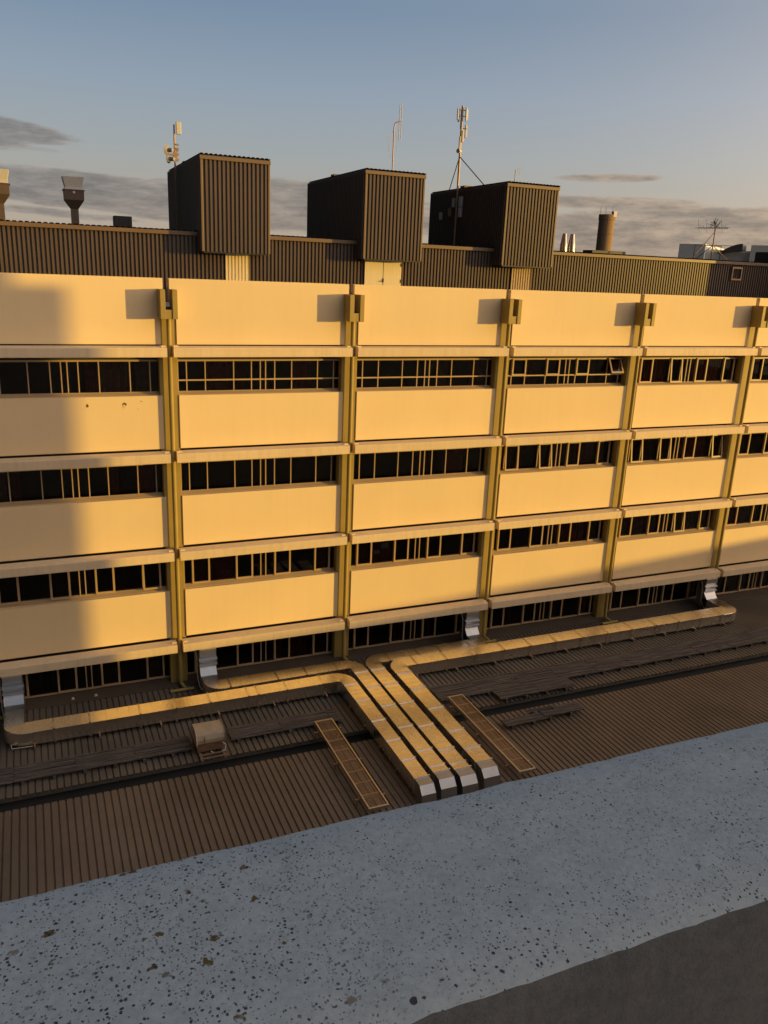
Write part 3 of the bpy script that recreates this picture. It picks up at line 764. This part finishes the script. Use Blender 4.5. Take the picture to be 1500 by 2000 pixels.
# small antenna
o = thing('whip_antenna', 'tiny antenna with a short crosswise boom on the third lift room roof', 'antenna', (15.96, 6, 17.2))
MB().tube([(15.96, 6, 17.2), (15.96, 6, 17.92)], .02, 6).build('pole', M['whitemetal'], o)
q = MB(); q.tube([(15.93, 6, 17.87), (16.2, 6, 17.89)], .013, 5)
for x, l in ((16.06, .1), (16.18, .16)): q.tube([(x, 6, 17.88 - l), (x, 6, 17.88 + l)], .01, 5)
q.build('boom', M['whitemetal'], o)
# tripod tv antenna
yx, yy = 28.05, 6.3
o = thing('tripod_antenna', 'many-pronged television antenna on a tripod frame at the right end of the penthouse roof', 'antenna', (yx, yy, ZP))
MB().tube([(yx, yy, 14.5), (yx, yy, 16.3)], .03, 6).build('pole', M['rust'], o)
for a in ((26.75, yy, ZP), (29.2, yy, ZP), (yx, yy + 1.2, ZP)): MB().tube([(yx, yy, 16.0 if a[0] < 28 else 15.35), a], .02, 6).build('tripod_leg', M['rust'], o)
q = MB(); q.tube([(26.9, yy, 16.12), (28.85, yy, 16.22)], .02, 5)
for i in range(12):
    x = 26.95 + i * .165; l = .12 if i % 3 else .42
    q.tube([(x, yy - .1, 16.13 + i * .009 - l * .6), (x, yy + .1, 16.13 + i * .009 + l)], .008, 4); q.tube([(x, yy - .25, 16.13 + i * .009), (x, yy + .25, 16.13 + i * .009)], .008, 4)
rr = random.Random(5)
for i in range(16):
    x = 27.65 + rr.uniform(0, .55); q.tube([(x, yy, 16.2 + rr.uniform(0, .15)), (x + rr.uniform(-.2, .2), yy + rr.uniform(-.3, .3), 16.42 + rr.uniform(-.05, .22))], .011, 4)
q.build('boom', M['black'], o)
q = MB(); q.tube([(27.35, yy + .5, ZP), (27.35, yy + .5, 15.35), (29.1, yy + .5, 15.35), (29.1, yy + .5, ZP)], .02, 6); q.build('guard_rail', M['black'], o)

# grey building behind at right
u = Vector((.6, -.8, 0)); nb = Vector((.8, .6, 0)); o0 = Vector((74, 60, 0))
gb = thing('grey_building', 'plain grey building with a curved metal canopy showing beyond the penthouse at right', 'building', tuple(o0 + Vector((0, 0, -12.4))))
Mg = Matrix(((u.x, nb.x, 0, o0.x), (u.y, nb.y, 0, o0.y), (0, 0, 1, 0), (0, 0, 0, 1)))
MB().box(0, 0, -12.4, 3.2, 26, 18.1, Mg).box(3.2, 1.0, -12.4, 8.6, 26, 17.25, Mg).box(8.6, .2, -12.4, 40, 26, 18.12, Mg).build('wall', M['greybuild'], gb)
cp = MB(); pts = [(4.9 + 2.9 * t, 16.95 + .0 + 1.25 * math.sin(t * PI / 2)) for t in [i / 8 for i in range(9)]]
poly = pts + [(7.8, 17.45)]
vs = []
for d in (-1.2, 2.2): vs += [Mg @ Vector((a, d, z)) for a, z in poly]
n = len(poly); cp.add(vs, [(i, (i + 1) % n, n + (i + 1) % n, n + i) for i in range(n)] + [tuple(range(n)), tuple(range(2 * n - 1, n - 1, -1))])
cp.build('canopy', M['canopy'], gb)
MB().prism([(76.9, 58.3), (82.4, 55.5), (82.6, 56.1), (77.2, 58.9)], 'z', 16.8, 17.52).build('sunlit_upstand', M['cream'], gb)
MB().box(3.4, 2.4, 16.86, 8.4, 2.6, 17.3, Mg).box(3.2, -.03, 17.95, 7.5, .02, 18.0, Mg).build('handrail', M['black'], gb)

# ------------------------------------------------------------------ viewer's building
vb = thing('concrete_building', 'raw concrete building the view is taken from, its pale pitted parapet in the foreground', 'building', (0, CX.y, -12.4))
hz_ = CX.z - .60; yo = CX.y + .737; yi = CX.y + .466
pm_ = MB(); rr = random.Random(11)
xs = []; x = CX.x - 2.2
while x < CX.x + 3.2: xs.append(x); x += .012
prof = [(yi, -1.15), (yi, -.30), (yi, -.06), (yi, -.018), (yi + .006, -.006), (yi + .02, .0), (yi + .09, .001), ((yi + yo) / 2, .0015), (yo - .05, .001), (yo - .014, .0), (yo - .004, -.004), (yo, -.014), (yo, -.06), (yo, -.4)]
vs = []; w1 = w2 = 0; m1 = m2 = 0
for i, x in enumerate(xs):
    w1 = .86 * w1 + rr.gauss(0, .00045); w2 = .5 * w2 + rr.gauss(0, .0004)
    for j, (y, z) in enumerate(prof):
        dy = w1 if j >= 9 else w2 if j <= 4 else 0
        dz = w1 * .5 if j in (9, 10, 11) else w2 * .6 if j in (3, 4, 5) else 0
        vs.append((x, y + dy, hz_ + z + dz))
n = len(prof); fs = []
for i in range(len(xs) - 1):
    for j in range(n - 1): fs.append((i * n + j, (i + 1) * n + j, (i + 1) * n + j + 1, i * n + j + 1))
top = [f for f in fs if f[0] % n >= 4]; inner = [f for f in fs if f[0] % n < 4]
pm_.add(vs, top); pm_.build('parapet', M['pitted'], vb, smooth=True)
inn = MB().add(vs, inner); inn.build('parapet_inner_face', M['inner_shade'], vb, smooth=True)
far = MB()
for a, b_ in ((-60, xs[0]), (xs[-1], 40.5)): far.box(a, yi, hz_ - 1.15, b_, yo, hz_)
far.build('parapet_extension', M['viewer_wall'], vb)
MB().box(-60, -80, -12.4, 40.5, yo - .004, hz_ - 1.16).build('wall', M['viewer_wall'], vb)
MB().box(20, -80, hz_ - 1.16, 40.5, yo - .01, 15.22).box(22, -41, 15.22, 39.6, yo - .4, 19.0).build('stair_tower', M['viewer_wall'], vb)
nbd = thing('neighbour_building', 'plain flat-roofed neighbouring building far to the right of the roof', 'building', (72, -45, -12.4))
MB().box(70, -95, -12.4, 95, -4, 3.97).build('wall', M['concrete_plain'], nbd)
MB().box(80, -90, 3.97, 90, -10, 4.1).build('roof', M['black'], nbd)

# ------------------------------------------------------------------ light
SUN = Vector((1.605, -1.0, .095)).normalized()
el = math.asin(SUN.z); azn = math.atan2(SUN.x, SUN.y)      # compass azimuth from +Y clockwise
ld = bpy.data.lights.new('sun', 'SUN'); ld.energy = 4.15; ld.angle = R(.55); ld.color = (1.0, .618, .105)
lo = bpy.data.objects.new('sun', ld); C.objects.link(lo); lo.rotation_euler = (-SUN).to_track_quat('-Z', 'Y').to_euler(); lo.location = (60, -40, 60)

w = bpy.data.worlds.new('World'); bpy.context.scene.world = w; w.use_nodes = True; nt = w.node_tree; nt.nodes.clear()
out = N(nt, 'ShaderNodeOutputWorld'); bg = N(nt, 'ShaderNodeBackground'); nt.links.new(bg.outputs[0], out.inputs[0])
sky = N(nt, 'ShaderNodeTexSky', sky_type='NISHITA'); sky.sun_disc = False; sky.sun_elevation = el; sky.sun_rotation = azn
sky.altitude = 50; sky.air_density = 1.0; sky.dust_density = 1.2; sky.ozone_density = 2.0
STR = .15
bg.inputs['Strength'].default_value = STR
tc = N(nt, 'ShaderNodeTexCoord'); nv = N(nt, 'ShaderNodeVectorMath', operation='NORMALIZE'); nt.links.new(tc.outputs['Generated'], nv.inputs[0])
sx_ = N(nt, 'ShaderNodeSeparateXYZ'); nt.links.new(nv.outputs[0], sx_.inputs[0])
dx, dy, dz = sx_.outputs
elev = math_(nt, 'MULTIPLY', math_(nt, 'ARCSINE', dz), 180 / PI)
az = math_(nt, 'MULTIPLY', math_(nt, 'ARCTAN2', dx, dy), 180 / PI)
def k(c): return tuple(v / STR for v in c)
# evening haze: pale and warm low down, blue-grey above
e90 = math_(nt, 'DIVIDE', elev, 90, True)
haze = ramp(nt, e90, [(0, (.56, .45, .35)), (.022, (.52, .445, .37)), (.05, (.45, .425, .39)), (.075, (.40, .43, .45)), (.115, (.325, .395, .49)), (.165, (.215, .305, .43)), (.4, (.17, .31, .47)), (1, (.14, .28, .44))])
# glow round the low sun
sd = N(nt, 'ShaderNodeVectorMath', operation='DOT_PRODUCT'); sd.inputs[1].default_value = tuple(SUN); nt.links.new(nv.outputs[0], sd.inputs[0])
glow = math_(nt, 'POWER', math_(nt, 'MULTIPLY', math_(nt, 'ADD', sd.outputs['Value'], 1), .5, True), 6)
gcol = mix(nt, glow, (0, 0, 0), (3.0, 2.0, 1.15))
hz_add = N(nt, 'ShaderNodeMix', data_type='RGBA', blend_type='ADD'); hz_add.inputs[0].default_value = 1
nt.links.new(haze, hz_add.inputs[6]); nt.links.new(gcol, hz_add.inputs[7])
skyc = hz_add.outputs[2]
# clouds
cv = N(nt, 'ShaderNodeCombineXYZ'); nt.links.new(math_(nt, 'MULTIPLY', az, .20), cv.inputs[0]); nt.links.new(math_(nt, 'MULTIPLY', elev, 1.0), cv.inputs[1])
n1 = noise(nt, cv.outputs[0], 1.0, 9, .66); 
cv2 = N(nt, 'ShaderNodeCombineXYZ'); nt.links.new(math_(nt, 'MULTIPLY', az, .35), cv2.inputs[0]); nt.links.new(math_(nt, 'MULTIPLY', elev, 1.6), cv2.inputs[1])
n2 = noise(nt, cv2.outputs[0], 1.0, 8, .66)
def blob(a0, e0, ra, re, tilt=0, amp=1):
    a = math_(nt, 'SUBTRACT', az, a0); e = math_(nt, 'SUBTRACT', math_(nt, 'SUBTRACT', elev, e0), math_(nt, 'MULTIPLY', a, tilt))
    q = math_(nt, 'ADD', math_(nt, 'POWER', math_(nt, 'ABSOLUTE', math_(nt, 'DIVIDE', a, ra)), 2), math_(nt, 'POWER', math_(nt, 'ABSOLUTE', math_(nt, 'DIVIDE', e, re)), 2))
    return math_(nt, 'MULTIPLY', math_(nt, 'SUBTRACT', 1, q, True), amp)
BL = [(-3, 7.0, 7.6, .85, -.06, 1.25), (-4, 6.0, 7.0, .55, 0, .8), (4, 3.8, 12, 1.25, -.04, 1.5), (10.5, 3.2, 9, 1.2, -.06, 1.4), (15, 3.7, 10, 1.9, -.02, 1.3), (-6, 4.3, 10, 1.0, .0, 1.15), (37, 5.95, 4.4, .30, .02, .85), (37.5, 4.5, 7.5, .50, -.01, 1.05),
      (47, 3.55, 15, 1.05, .0, 1.2), (36, 2.8, 9, 1.2, 0, 1.3), (44, 2.0, 15, 1.6, 0, 1.3), (27, 3.0, 6, 1.2, 0, 1.1), (5, 1.2, 20, .8, 0, .6), (24.5, 4.1, 3, .25, 0, .5), (2, 2.4, 6, .35, -.05, .6)]
dens = None
for b_ in BL:
    q = blob(*b_); dens = q if dens is None else math_(nt, 'MAXIMUM', dens, q)
dn_ = math_(nt, 'ADD', dens, math_(nt, 'MULTIPLY', math_(nt, 'SUBTRACT', n1, .5), 1.7))
m1_ = N(nt, 'ShaderNodeMapRange', interpolation_type='SMOOTHSTEP'); nt.links.new(dn_, m1_.inputs['Value']); m1_.inputs['From Min'].default_value = .12; m1_.inputs['From Max'].default_value = .58
cmask = math_(nt, 'MULTIPLY', m1_.outputs[0], math_(nt, 'GREATER_THAN', dens, .001))
warm_az = math_(nt, 'DIVIDE', az, 48, True)
cdark = mix(nt, warm_az, (.175, .168, .185), (.285, .235, .21))
clit = mix(nt, warm_az, (.40, .355, .34), (.68, .51, .38))
thin = math_(nt, 'MULTIPLY', math_(nt, 'SUBTRACT', 1.05, dn_, True), .75)
ccol = mix(nt, math_(nt, 'ADD', math_(nt, 'MULTIPLY', ramp(nt, n2, [(.38, 0), (.66, 1)]), .75), math_(nt, 'MULTIPLY', thin, .6), True), cdark, clit)
skyc = mix(nt, math_(nt, 'MULTIPLY', cmask, .93), skyc, ccol)
ks = N(nt, 'ShaderNodeVectorMath', operation='SCALE'); ks.inputs['Scale'].default_value = 1 / STR; nt.links.new(skyc, ks.inputs[0])
# the physical sky carries a quarter of the light, the haze and cloud layer the rest
full = mix(nt, .8, sky.outputs[0], ks.outputs[0])
# left sky out of view, darkness added to deepen shade on left-facing sides
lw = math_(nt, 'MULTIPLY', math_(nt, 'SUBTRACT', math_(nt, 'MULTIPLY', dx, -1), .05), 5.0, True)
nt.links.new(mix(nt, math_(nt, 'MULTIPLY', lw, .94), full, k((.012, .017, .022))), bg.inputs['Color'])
sc = bpy.context.scene
sc.view_settings.view_transform = 'Standard'; sc.view_settings.look = 'None'; sc.view_settings.exposure = 0; sc.view_settings.gamma = 1
sc.cycles.max_bounces = 8; sc.cycles.diffuse_bounces = 4; sc.cycles.glossy_bounces = 4; sc.cycles.transparent_max_bounces = 12
sc.cycles.use_denoising = True
